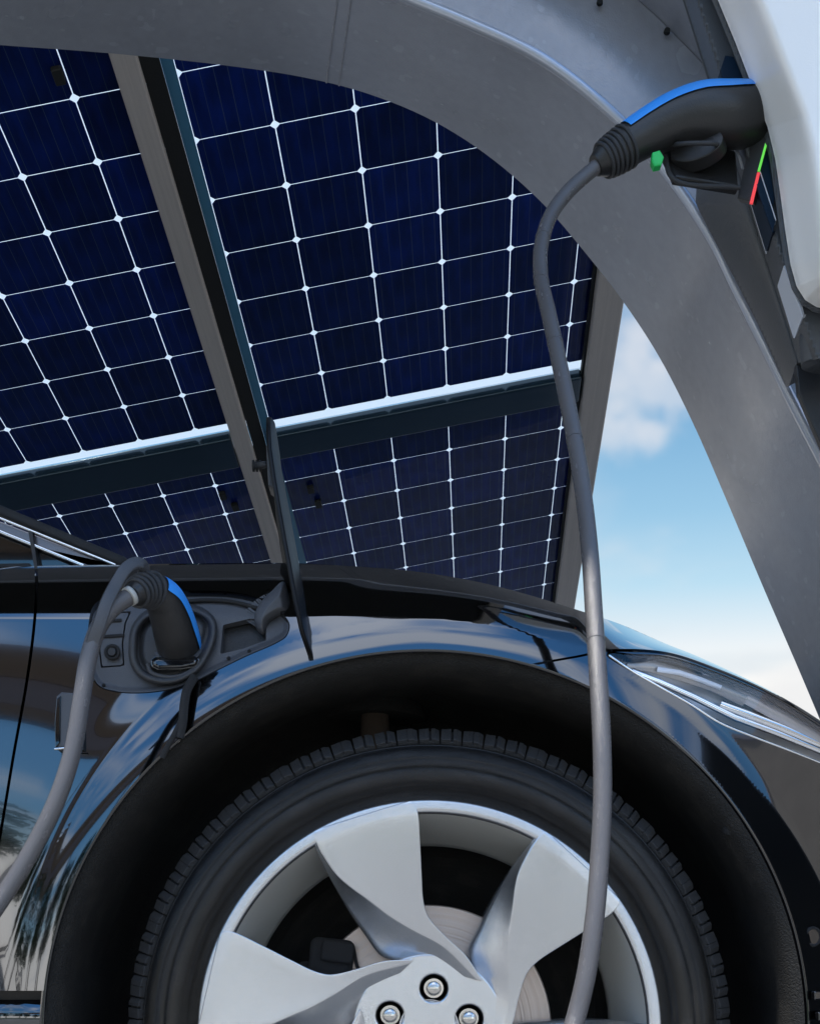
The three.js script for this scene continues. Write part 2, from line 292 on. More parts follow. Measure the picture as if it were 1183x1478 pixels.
function solarPanel(u0, pu, v0, pv, mu0, mu1, mv0, mv1, label, last = 1) {
  const GAP = .0031, t = thing('solar_panel', label, 'solar panel', 'solar panels of the carport roof');
  const ue = u0 + (5 + last) * pu, ve = v0 + 10 * pv, g = cellGeo(pu * CU - GAP, pv * CV - GAP), gl = last < 1 ? cellGeo(last * pu * CU - GAP, pv * CV - GAP) : g, basis = new THREE.Matrix4().makeBasis(RU, RW, RN);
  for (let i = 0; i < 6; i++) for (let j = 0; j < 10; j++) {
    const w = i === 5 ? last : 1, c = mesh('cell', i === 5 ? gl : g, M.cells[Math.floor(rnd() * 4)], t); c.applyMatrix4(basis.clone().setPosition(roof(u0 + (i + w / 2) * pu, v0 + (j + .5) * pv, -.0025)));
  }
  const pg = new THREE.PlaneGeometry((ue + mu1 - u0 + mu0) * CU, (ve + mv1 - v0 + mv0) * CV); pg.applyMatrix4(basis.clone().setPosition(roof((ue + mu1 + u0 - mu0) / 2, (ve + mv1 + v0 - mv0) / 2, .002)));
  mesh('glass_pane', pg, M.pane, t);
  const bg = pg.clone(); bg.translate(-RN.x * .007, -RN.y * .007, -RN.z * .007); mesh('backsheet', bg, M.sheet, t);
}
solarPanel(0, 1, -3, 1, .06, .05, .12, .22, 'dark blue solar panel behind the raised charge flap, upper of its column', .6);
solarPanel(-5.95, .945, -2.85, .97, .1, .1, .12, .19, 'dark blue solar panel above the plugged-in car door, upper of its column');
solarPanel(-.04, 1.015, 7.87, 1.03, .06, .05, .1, .1, 'dark blue solar panel above the bonnet, lower of its column', .6);
solarPanel(-5.95, .945, 7.6, 1.0, .1, .1, .1, .1, 'dark blue solar panel above the side window, lower of its column');

const port = thing('carport_frame', 'grey steel carport arch with roof beams carrying the solar panels', 'carport');
{
  for (const u of [-6.3, -.66]) { const b = mesh('roof_beam', roofBox(u, u + .29, -14, 18.3, .008, .052, .006), M.alu, port); mesh('black_seal', roofBox(u + .292, u + .515, -14, 18.3, .004, .014), M.seal, b); mesh('blue_margin', roofBox(u + .515, u + .66, -3.1, 18.2, .001, .003, .0005), M.margin, b); }
  const rb = mesh('roof_beam', roofBox(5.29, 5.76, -14, 18.3, .008, .05, .006), M.alu, port);
  mesh('black_seal', roofBox(5.25, 5.287, -14, 18.3, .006, .03), M.seal, rb);
  for (const [a, b, v] of [[-.1, 5.25, 7.17], [-5.98, -.67, 6.99]]) mesh('cross_rail', roofBox(a, b, v, 7.86, .003, .045, .008), M.railDark, port);
  for (const [u, v] of [[-1.3, -.35], [.42, 9.2], [.5, 9.75], [-1.15, 8.85], [-1.0, 9.3]]) mesh('junction_box', roofBox(u - .06, u + .06, v - .1, v + .12, .004, .02, .004), M.seal, port);
  for (const [u0, u1, v0, v1] of [[-12.4, 5.76, -14, -3.2], [-12.4, -6.32, -3.15, 18.2]]) mesh('roof_deck', roofBox(u0, u1, v0, v1, -.05, .002, .004), M.deck, port);
  // arch: curved flange (soffit towards us), web behind it, outer flange
  const far = [[-260, 52], [-60, 60], [0, 65], [160, 77], [330, 95], [440, 112], [530, 135], [620, 172], [700, 222], [780, 291], [850, 372], [900, 437], [950, 514], [1000, 612], [1050, 727], [1100, 846], [1150, 962], [1183, 1040], [1260, 1222], [1340, 1410], [1485, 1750]];
  const near = [[-300, -180], [-60, -165], [20, -158], [200, -140], [380, -92], [490, -42], [580, 2], [670, 40], [760, 82], [814, 117], [885, 177], [939, 234], [981, 288], [1025, 357], [1057, 423], [1096, 502], [1133, 577], [1183, 674], [1300, 905], [1400, 1110], [1620, 1745]];
  const ZF = 2.03, ZN = 1.74, cF = new THREE.CatmullRomCurve3(far.map(p => at(...p, ZF)), false, 'centripetal'), cN = new THREE.CatmullRomCurve3(near.map(p => at(...p, ZN)), false, 'centripetal');
  const n = 160, T = .015, ctr = V(-.4, .2, -1.9), A = [], B = [];
  for (let i = 0; i <= n; i++) { A.push(cF.getPointAt(i / n)); B.push(cN.getPointAt(i / n)); }
  const outw = (p, d) => { const q = p.clone(); const e = V(p.x - ctr.x, p.y - ctr.y, 0).normalize(); return q.addScaledVector(e, d); };
  const ring = A.map((a, i) => { const b = B[i], r = []; const m = 10; for (let j = 0; j <= m; j++) r.push(a.clone().lerp(b, j / m)); return r; });
  const faces = [gridGeo(ring), gridGeo(ring.map(r => [r[10].clone(), outw(r[10], T)])), gridGeo(ring.map(r => r.map(p => outw(p, T)).reverse())), gridGeo(ring.map(r => [outw(r[0], T), r[0].clone()]))];
  mesh('arch_flange', mergeGeometries(faces), M.steel, port);
  mesh('edge_bead', new THREE.TubeGeometry(new THREE.CatmullRomCurve3(ring.map(r => outw(r[10], T * .5).add(V(0, 0, .001))), false, 'centripetal'), 300, .0078, 10), M.bead, port);
  // web plate stands on the flange, widening to the outer flange
  const wb = ring.map((r, i) => { const s = r[4], o = []; const H = lerp(.27, .16, sstep(.45, .75, i / n)); for (let j = 0; j <= 8; j++) o.push(outw(s, .014 + H * j / 8)); return o; });
  mesh('arch_web', mergeGeometries([gridGeo(wb), gridGeo(wb.map(r => r.map(p => p.clone().add(V(0, 0, -.012)))).map(r => r.reverse()))]), M.steel, port);
  const wm = at(865, 3, 1.84).z; for (const [x, y] of [[865, 3], [962, 45]]) mesh('web_bolt', new THREE.CylinderGeometry(.0045, .005, .005, 12).rotateX(Math.PI / 2).translate(...at(x, y, 1.905).toArray()), M.seal, port);
  for (const k of [43.2, 44.3]) mesh('weld_seam', tube([0, .25, .5, .75, 1].map(q => cF.getPointAt(k / n).lerp(cN.getPointAt(k / n), q)), .0016, 20, 6), M.steel, port);
  const of = wb.map(r => { const p = outw(r[8], .001); return [p.clone().add(V(0, 0, -.14)), p.clone(), p.clone().add(V(0, 0, .14))]; });
  mesh('outer_flange', mergeGeometries([gridGeo(of), gridGeo(of.map(r => r.map(p => outw(p, .012)).reverse())), gridGeo(of.map(r => [r[2], outw(r[2], .012)]))]), M.steel, port);
}

// ---------------------------------------------------------------- car
const car = thing('car', 'glossy black car with open charge flap, parked under the solar carport', 'car');
const CX = 613, CY = 1490, RA = 553, RF = 600, Z0 = 1.30, K = 1 / 1364;   // wheel-arch centre and radii
const silY = [[-200, 822], [60, 817], [300, 813], [430, 813], [520, 818], [600, 825], [680, 838], [750, 855], [860, 889], [900, 903], [960, 929], [1010, 949], [1100, 991], [1150, 1019], [1183, 1040], [1260, 1092], [1400, 1190]];
const creY = [[-200, 894], [300, 893], [560, 890], [640, 893], [720, 905], [800, 926], [880, 940], [961, 944], [1039, 968], [1117, 1003], [1183, 1043.5], [1260, 1097], [1400, 1196]];
const rad = (x, y) => Math.hypot(x - CX, y - CY);
function bodyZ(x, y) {
  const r = rad(x, y); let d = 0;
  const q = (r - RA) / (RF - RA);                              // flared lip round the wheel
  const qs = q < .7 ? q : q > 1.3 ? 1 : 1 - (1.3 - q) ** 2 / 1.2;   // soft crest where the lip meets the flank
  d += q < 0 ? .004 * q : lerp(.004 * qs + .006 * qs * qs, .029 * qs, sstep(.3, .8, (x - CX) / r)) + .006 * (1 - Math.exp(-Math.max(0, q - .9) * .5));
  const t = (y - 1190) / 300; d += .013 * t * t * sstep(RF - 20, RF + 60, r);   // rounded flank
  const yc = ip(creY, x), ys = ip(silY, x), w = Math.max(3, yc - ys), s = (yc - y) / w;
  const fl = 1 + 17 * sstep(820, 960, x) ** 1.5; if (s > 0) d += w * K * fl * (.55 * s * s / (s + .1) + .55 * Math.min(s, 1.1) ** 3);
  if (x > 860) d += .75 * ((x - 860) * K) ** 2 + 1.2 * Math.max(0, (x - 1090) * K) ** 2;   // nose turns away
  return Z0 + d;
}
const gap = [[771, 44], [831, 53], [899, 50], [984, 39], [1090, 20], [1210, 0], [1330, -22], [1480, -55]].map(p => [p[0], p[1]]);
const gapX = y => ip(gap, y);
const portPoly = [[131, 884], [140, 869], [160, 861], [205, 856], [252, 853], [333, 854], [372, 863], [400, 879], [418, 900], [414, 918], [400, 928], [357, 947], [314, 968], [282, 984], [245, 996], [203, 1001], [167, 999], [143, 991], [131, 972], [127, 935]];
const portF = polyField(portPoly, 6);
const bumpLine = [[740, 966], [780, 957], [830, 948], [879, 939.5], [961, 943.5], [1039, 969], [1117, 1004], [1183, 1044], [1400, 1200]];  // shut line: bonnet / bumper and lamp
const lampPoly = [[876, 944], [915, 946], [961, 949], [1039, 974.5], [1117, 1009.5], [1183, 1050], [1260, 1104], [1300, 1140], [1240, 1128], [1183, 1100], [1140, 1083], [1090, 1064], [1039, 1043], [996, 1016], [950, 990], [912, 968]];
const lampF = polyField(lampPoly, 4);
const inArch = (x, y) => RA - rad(x, y);
const sill = 1434;
mesh('door', clipSheet(-240, 60, 806, 1444, 4, [(x, y) => x - gapX(y) + 2.2, (x, y) => ip(silY, x) - y, (x, y) => y - sill + 4, inArch], bodyZ, .014), M.paint, car);
mesh('front_fender', clipSheet(-60, 900, 806, 1446, 4, [(x, y) => gapX(y) - x + 2.2, (x, y) => ip(silY, x) - y, (x, y) => y - sill + 4, inArch, (x, y) => -portF(x, y), (x, y) => (x > 700 ? y - ip(bumpLine, x) + 1.6 : x - 738) , (x, y) => x - 867.8], bodyZ, .012), M.paint, car);
mesh('bumper', clipSheet(736, 1300, 930, 1540, 4, [inArch, (x, y) => ip(bumpLine, x) - y + 1.8, (x, y) => 738 - x, (x, y) => -lampF(x, y) + 2.2], bodyZ, .012), M.paint, car);
const bonnetG = clipSheet(861, 1281, 870, 1210, 3, [(x, y) => ip(silY, x) - y, (x, y) => y - ip(bumpLine, x) + 2.5, (x, y) => 868.2 - x], bodyZ, .01);
{ // bonnet top runs inboard from the silhouette
  const rows = [];
  for (let x = 60; x <= 1280; x += 12) { const p = at(x, ip(silY, x), bodyZ(x, ip(silY, x))), r = []; for (let j = 0; j <= 8; j++) { const t = j / 8; r.push(V(p.x - .02 * t, p.y + .03 * Math.sin(t * 3.1) - .004 * t, p.z - 1.35 * t)); } rows.push(r); }
  const g2 = gridGeo(rows); mesh('bonnet', mergeGeometries([bonnetG, g2]), M.paint, car);
}
mesh('sill', clipSheet(-240, 70, 1430, 1550, 4, [(x, y) => sill + 9 - y, inArch, (x, y) => y - 1545], (x, y) => bodyZ(x, 1440) + .006 + .018 * ((y - 1470) / 40) ** 2, .02), M.paint, car);
mesh('sill_groove', clipSheet(-240, 70, 1426, 1450, 4, [inArch], (x, y) => bodyZ(x, 1440) + .022, .004), M.trim, car);
{ // dark inner structure that closes the gaps
  mesh('inner_panel', clipSheet(-240, 1100, 830, 1446, 12, [(x, y) => ip(silY, x) + 14 - y, (x, y) => 562 - rad(x, y), (x, y) => -portF(x, y) - 6, (x, y) => -lampF(x, y) - 2], (x, y) => bodyZ(x, y) + .03, 0), M.liner, car);
  // wheel-arch lip hem and liner
  const pts = []; for (let a = -12; a <= 192; a += 2) { const t = a * Math.PI / 180; const x = CX + Math.cos(t) * (RA - 1), y = CY - Math.sin(t) * (RA - 1); pts.push(at(x, y, bodyZ(x, y) + .003)); }
  mesh('arch_lip', tube(pts, .0029, 200, 8), M.gloss, car);
  const c = at(CX, CY, Z0), rows = [], R0 = RA * Z0 / F;
  for (let a = -14; a <= 194; a += 2) {
    const t = a * Math.PI / 180, r = []; const nb = fbm(a * .09 + 30, 2.2, 2) - .5;
    for (const [dr, dz] of [[-.001, .008], [-.012, .011], [-.02, .03], [-.018 + nb * .01, .09], [-.016 + nb * .014, .16], [-.03, .22], [-.05, .25], [-.33, .26]]) r.push(V(c.x + Math.cos(t) * (R0 + dr), c.y + Math.sin(t) * (R0 + dr), c.z - dz));
    rows.push(r);
  }
  const ln = mesh('wheel_liner', gridGeo(rows), M.liner, car);
  for (const [x, y] of [[779, 962], [833, 984], [1052, 1182]]) mesh('liner_clip', new THREE.CylinderGeometry(.006, .007, .004, 16).rotateX(Math.PI / 2 - .5).translate(...at(x, y + 14, Z0 + .02).toArray()), M.trim, ln);
  mesh('strut', new THREE.CylinderGeometry(.016, .019, .12, 20).translate(...at(541, 1092, 1.47).toArray()), M.rust, car);
  mesh('spring_seat', new THREE.CylinderGeometry(.05, .06, .05, 28).translate(...at(541, 1010, 1.50).toArray()), M.liner, car);
}
{ // bumper corner details: tow cap ring, lower grille slats
  const c = at(1172, 1352, bodyZ(1172, 1352) - .001);
  const cap = mesh('parking_sensor', new THREE.TorusGeometry(.0095, .0018, 10, 28).applyMatrix4(new THREE.Matrix4().makeRotationY(.35)).translate(c.x, c.y, c.z + .001), M.trim, car);
  mesh('sensor_face', new THREE.CylinderGeometry(.0085, .0085, .003, 24).rotateX(Math.PI / 2).rotateY(.35).translate(c.x, c.y, c.z), M.gloss, cap);
  for (let i = 0; i < 3; i++) mesh('grille_slat', bar(at(1172 + i * 6, 1437 + i * 30, 1.335), at(1330, 1430 + i * 30, 1.43), .006, .01), M.gloss, car);
}
{ // front side window, pillar and chrome
  const z = 1.445;
  const w = mesh('side_window', plate([[-160, 699, z], [-160, 822, z], [176, 817, z], [150, 806, z]], .006), M.glassDark, car);
  mesh('window_frame', plate([[46, 786, z - .003], [178, 817, z - .003], [128, 817.5, z - .003], [46, 790, z - .003], [46, 789, z - .003]].slice(0, 4), .008), M.gloss, w);
  mesh('roof_pillar', bar(at(-170, 668, z + .02), at(186, 817, z + .004), .03, .012, V(0, 1, 0), .005), M.trim, car);
  const q = mesh('quarter_trim', plate([[-160, 688, z - .003], [-2, 751, z - .003], [163, 816, z - .003], [122, 817, z - .003], [0, 767, z - .003], [-160, 700, z - .003]], .006), M.chrome.clone(), car);
  q.material = std([.2, .19, .2], .25, { metalness: .9 });
  for (const [a, b, r] of [[[-160, 683], [168, 816], .0016], [[-160, 702], [122, 817], .0022]]) mesh('chrome_strip', bar(at(...a, z - .008), at(...b, z - .008), .004, r * 2), M.chrome, car);
  mesh('belt_seal', bar(at(-200, 823, 1.42), at(46, 819, 1.42), .012, .007), M.trim, car);
  mesh('frame_split', plate([[41, 766, z - .012], [47, 768, z - .012], [55, 822, z - .012], [50, 822, z - .012]], .012, .0005), M.trim, car);
}
{ // side repeater on the fender: hooded dark housing with a bright edge
  const b = (x, y, k) => [x, y, bodyZ(x, y) - k];
  const h = mesh('side_camera', plate([b(81, 1004, .012), b(88, 998, .012), b(117, 1000, .012), b(116, 1078, .012), b(82, 1081, .012), b(78, 1042, .012)], .016, .003), M.plasticMid, car);
  mesh('lens_window', plate([b(82, 1008, .0135), b(88, 1004, .0135), b(87, 1072, .0135), b(80, 1079, .0135), b(79, 1042, .0135)], .003, .0008), M.glassDark, h);
  mesh('edge_trim', tube([b(79, 1081, .013), b(104, 1079, .013), b(116, 1079, .013)].map(p => at(...p)), .0014, 12, 8), M.chrome, h);
}
{ // headlamp: clear cover over reflector, light guide and dark bowl
  const L = part('headlight', car);
  const hz = (x, y) => bodyZ(x, y);
  const inner = [[884, 948], [961, 953], [1039, 979], [1117, 1014], [1183, 1055], [1290, 1132], [1183, 1094], [1090, 1058], [1000, 1014], [930, 976]];
  mesh('reflector', clipSheet(860, 1320, 930, 1160, 4, [polyField(lampPoly, 4)], (x, y) => hz(x, y) + .034 + .006 * Math.sin((x + y) * .03), 0), std([.62, .63, .66], .35, { metalness: .15, ...DS }), L);
  const strip = (pts, w, k, m, name) => mesh(name, (() => { const rows = pts.map(([x, y], i) => { const a = pts[Math.max(0, i - 1)], b = pts[Math.min(pts.length - 1, i + 1)], l = Math.hypot(b[0] - a[0], b[1] - a[1]), nx = -(b[1] - a[1]) / l, ny = (b[0] - a[0]) / l, r = []; for (const [o, dz] of [[-1, .006], [-.9, 0], [.9, 0], [1, .006]]) r.push(at(x + nx * w * o, y + ny * w * o, hz(x, y) + k + dz)); return r; }); return gridGeo(rows); })(), m, L);
  strip([[905, 957], [940, 962], [985, 975], [1030, 990], [1075, 1012]], 9, .014, std([.3, .29, .29], .3, { metalness: .5, ...DS }), 'bezel');
  strip([[948, 966], [980, 971], [1010, 981], [1040, 993]], 4, .010, M.label, 'light_bar');
  strip([[912, 968], [950, 984], [1000, 1006], [1060, 1036], [1120, 1058], [1183, 1084], [1250, 1118]], 5, .012, M.chrome, 'light_guide');
  strip([[1010, 980], [1070, 1003], [1130, 1037], [1183, 1068], [1260, 1116]], 10, .016, std([.42, .42, .45], .25, { metalness: .6, ...DS }), 'inner_bowl');
  strip([[1040, 1015], [1080, 1032], [1130, 1052], [1183, 1078]], 6, .013, M.chrome, 'projector_rim');
  mesh('lens', clipSheet(860, 1320, 930, 1160, 4, [lampF], hz, .012), M.lens, L);
  mesh('lamp_seal', tube([[878, 946], [912, 969], [950, 991], [996, 1017], [1039, 1044], [1090, 1065], [1140, 1084], [1183, 1101]].map(([x, y]) => at(x, y, hz(x, y) + .001)), .0016, 60, 8), M.chrome, L);
}

// ---- wheel (local: metres from the hub, z towards the viewer)
const hub = at(620, 1489, 1.32);
const lathe = (pts, seg = 160) => new THREE.LatheGeometry(pts.map(p => new THREE.Vector2(p[0], p[1])), seg).rotateX(Math.PI / 2);
{
  const tyre = mesh('tyre', lathe([[.236, -.19], [.25, -.195], [.30, -.19], [.311, -.165], [.312, -.042], [.3112, -.034], [.310, -.0285], [.3088, -.0238], [.3076, -.0205], [.3070, -.0192], [.3062, -.0197], [.3054, -.0172], [.302, -.0105], [.2975, -.0052], [.2925, -.0022], [.2905, -.0014], [.2898, -.0022], [.2888, -.0016], [.286, -.0004], [.2822, -.0004], [.2812, -.0022], [.2798, -.0022], [.2788, .0002], [.2745, .0006], [.269, -.0012], [.2645, -.0052], [.2622, -.0092], [.2605, -.0094], [.2582, -.0142], [.2545, -.0172], [.251, -.0188], [.2465, -.02], [.240, -.022]]), M.rubber, car);
  tyre.position.copy(hub);
  const NB = 84, bg = [0, 1, 2].map(k => {
    const sh = []; const s = new THREE.Shape(); const w = .0102, h = .0052; // shoulder block with notch
    s.moveTo(-w, -h); s.lineTo(w - .002, -h); s.lineTo(w, -h + .004); s.lineTo(w, h - .002); s.lineTo(w * .55, h); s.lineTo(k === 1 ? w * .1 : w * .3, h); s.lineTo(k === 1 ? w * .1 : w * .3, h - .0032); s.lineTo(-w * .1, h - .0032); s.lineTo(-w * .1, h); s.lineTo(-w, h - .001); s.closePath();
    const g = new THREE.ExtrudeGeometry(s, { depth: .03, bevelEnabled: true, bevelSize: .0008, bevelThickness: .0008, bevelSegments: 1 }); g.translate(0, 0, -.03); return g;
  });
  for (let i = 0; i < NB; i++) {
    const a = i / NB * Math.PI * 2, b = mesh('tread_block', bg[i % 3], M.tread, tyre);
    b.position.set(Math.cos(a) * .3098, Math.sin(a) * .3098, -.026 - (i % 2) * .0012); b.rotation.z = a - Math.PI / 2; b.rotateX(.55);
  }
  const rim = mesh('wheel_rim', lathe([[.2475, -.019], [.2475, -.011], [.2467, -.0075], [.245, -.0061], [.2435, -.0057], [.238, -.0056], [.2345, -.0058], [.2332, -.0078], [.232, -.014]]), M.silver, car);
  mesh('barrel', lathe([[.2322, -.0135], [.231, -.02], [.226, -.05], [.218, -.085], [.211, -.11], [.208, -.118], [.2125, -.126], [.215, -.185]]), M.barrel, rim);
  rim.position.copy(hub);
  const pol = (r, d, z) => V(r * K * Math.cos(d * Math.PI / 180), r * K * Math.sin(d * Math.PI / 180), z);
  // one blade: flat face between the outer edge curve and the ridge, a hollow facet below the ridge
  const zf = p => { const r = Math.hypot(p.x, p.y); return -.0053 - .0019 * sat((r - .243) / .0035) ** 2 - .03 * Math.pow(Math.max(0, (.232 - r) / .155), 1.25); };
  const crv = l => new THREE.CatmullRomCurve3(l.map(q => pol(q[0], q[1], q[2] ?? 0)), false, 'centripetal');
  const Rc = crv([[336.5, 94.6], [328, 93.6], [317, 93], [270, 92.8], [225, 92.8], [192, 92.6], [172, 91.2], [160, 88.6], [139, 79], [123, 64], [108, 43]]);
  const Lc = crv([[336.5, 119.9], [328, 120.6], [317, 120.9], [285, 121.1], [262, 120.6], [238, 118.6], [218, 116], [198, 113], [178, 109.2], [150, 99.5], [124, 79.5], [103, 46]]);
  const Bc = crv([[336.5, 120.2, -.0085], [328, 121, -.0078], [317, 121.7, -.0085], [290, 122.6, -.019], [267, 123.2, -.028], [238, 123.8, -.037], [218, 124.2, -.042], [198, 124.4, -.046], [170, 124.2, -.05], [132, 123.2, -.0535], [110, 113, -.055], [98, 98, -.055]]);
  const rows = [], n = 72;
  for (let i = 0; i <= n; i++) {
    const t = i / n, r = Rc.getPoint(t), l = Lc.getPoint(t), b = Bc.getPoint(t), row = []; r.z = zf(r); l.z = zf(l);
    const dir = l.clone().sub(r); const w = Math.max(.003, dir.length()); dir.divideScalar(w); const f = Math.min(.0014, w * .3);
    row.push(r.clone().add(V(0, 0, -.05)).addScaledVector(dir, .004), r.clone().add(V(0, 0, -.012)).addScaledVector(dir, .0006), r.clone().add(V(0, 0, -f)), r.clone().addScaledVector(dir, f * .3).add(V(0, 0, -f * .3)));
    for (let k = 0; k <= 8; k++) { const p = r.clone().lerp(l, f / w + (1 - 2 * f / w) * k / 8); p.z = zf(p); row.push(p); }
    const fd = b.clone().sub(l), fw = Math.max(.002, fd.length()); fd.divideScalar(fw); const f2 = Math.min(f, fw * .3);
    row.push(l.clone().addScaledVector(dir, -f * .25).addScaledVector(fd, f2 * .25).add(V(0, 0, -.0001)), l.clone().addScaledVector(fd, f2));
    for (let k = 1; k < 6; k++) row.push(l.clone().lerp(b, k / 6).add(V(0, 0, -.0008 * Math.sin(Math.PI * k / 6) * sat(fw / .03))));
    row.push(b.clone().lerp(l, .05), b.clone().add(V(0, 0, -.004)), b.clone().add(V(0, 0, -.035)));
    rows.push(row);
  }
  rows.unshift(rows[0].map(p => { const q = p.clone(); q.z -= .006; return q; }));
  const sg = gridGeo(rows);
  for (let k = 0; k < 6; k++) { const s = mesh('spoke', sg, M.silver, rim); s.rotation.z = -k * Math.PI / 3 + .0; }
  // hub with five bolt pockets
  const hs = new THREE.Shape(); hs.absarc(0, 0, .083, 0, Math.PI * 2); const LB = [83.5, 160, 232, 304, 15.6];
  for (const d of LB) { const p = new THREE.Path(), q = pol(62, d, 0); p.absarc(q.x, q.y, .0152, 0, Math.PI * 2, true); hs.holes.push(p); }
  { const p = new THREE.Path(); p.absarc(0, 0, .031, 0, Math.PI * 2, true); hs.holes.push(p); }
  mesh('hub', new THREE.ExtrudeGeometry(hs, { depth: .03, bevelEnabled: true, bevelSize: .0022, bevelThickness: .0022, bevelOffset: -.0022, bevelSegments: 4, curveSegments: 48 }).translate(0, 0, -.073), M.silver, rim);
  mesh('hub_back', new THREE.CylinderGeometry(.07, .07, .01, 48).rotateX(Math.PI / 2).translate(0, 0, -.08), M.caliper, rim);
  for (const d of LB) {
    const q = pol(62, d, -.05), b = mesh('lug_bolt', mergeGeometries([new THREE.CylinderGeometry(.0078, .009, .02, 6).rotateX(Math.PI / 2), new THREE.SphereGeometry(.0078, 16, 8, 0, Math.PI * 2, 0, Math.PI / 2).scale(1, .45, 1).rotateX(Math.PI / 2).translate(0, 0, .01), new THREE.CylinderGeometry(.0108, .0112, .005, 24).rotateX(Math.PI / 2).translate(0, 0, -.006)]), M.bolt, rim);
    b.position.copy(q); b.rotation.z = d;
    const pk = mesh('bolt_pocket', new THREE.CylinderGeometry(.0151, .0148, .022, 32, 1, true).rotateX(Math.PI / 2), M.trim, rim); pk.position.set(q.x, q.y, -.0565);
  }
  mesh('center_cap', lathe([[.0001, -.041], [.024, -.0415], [.0262, -.0425], [.0268, -.045], [.028, -.0452], [.0292, -.0432], [.0306, -.0425], [.0322, -.0436], [.0325, -.05]], 64), M.silver, rim);
  const disc = mesh('brake_disc', lathe([[.062, -.088], [.075, -.096], [.138, -.096], [.1395, -.0975], [.1395, -.12], [.06, -.12]], 120), M.disc, car); disc.position.copy(hub);
  const dh = mesh('disc_hat', lathe([[.0001, -.082], [.066, -.082], [.07, -.086], [.071, -.097]], 64), M.caliper, disc);
  const bp = mesh('backing_plate', lathe([[.03, -.15], [.2, -.165], [.212, -.15]], 64), M.liner, car); bp.position.copy(hub);
  const cal = mesh('brake_caliper', mergeGeometries([new RoundedBoxGeometry(.05, .046, .07, 4, .009).rotateZ(-.1).translate(-.110, .078, -.118), new RoundedBoxGeometry(.03, .03, .05, 3, .008).translate(-.134, .06, -.115), new RoundedBoxGeometry(.045, .05, .05, 4, .012).rotateZ(.5).translate(-.116, .044, -.112)]), M.caliper, car); cal.position.copy(hub);
  mesh('caliper_cap', new RoundedBoxGeometry(.036, .024, .01, 3, .004).rotateZ(-.12).translate(-.102, .086, -.082), M.caliper, cal);
  mesh('sensor_wire', tube([V(-.085, .092, -.09), V(-.08, .068, -.088), V(-.07, .052, -.09)], .002, 20, 8), M.trim, cal);
}

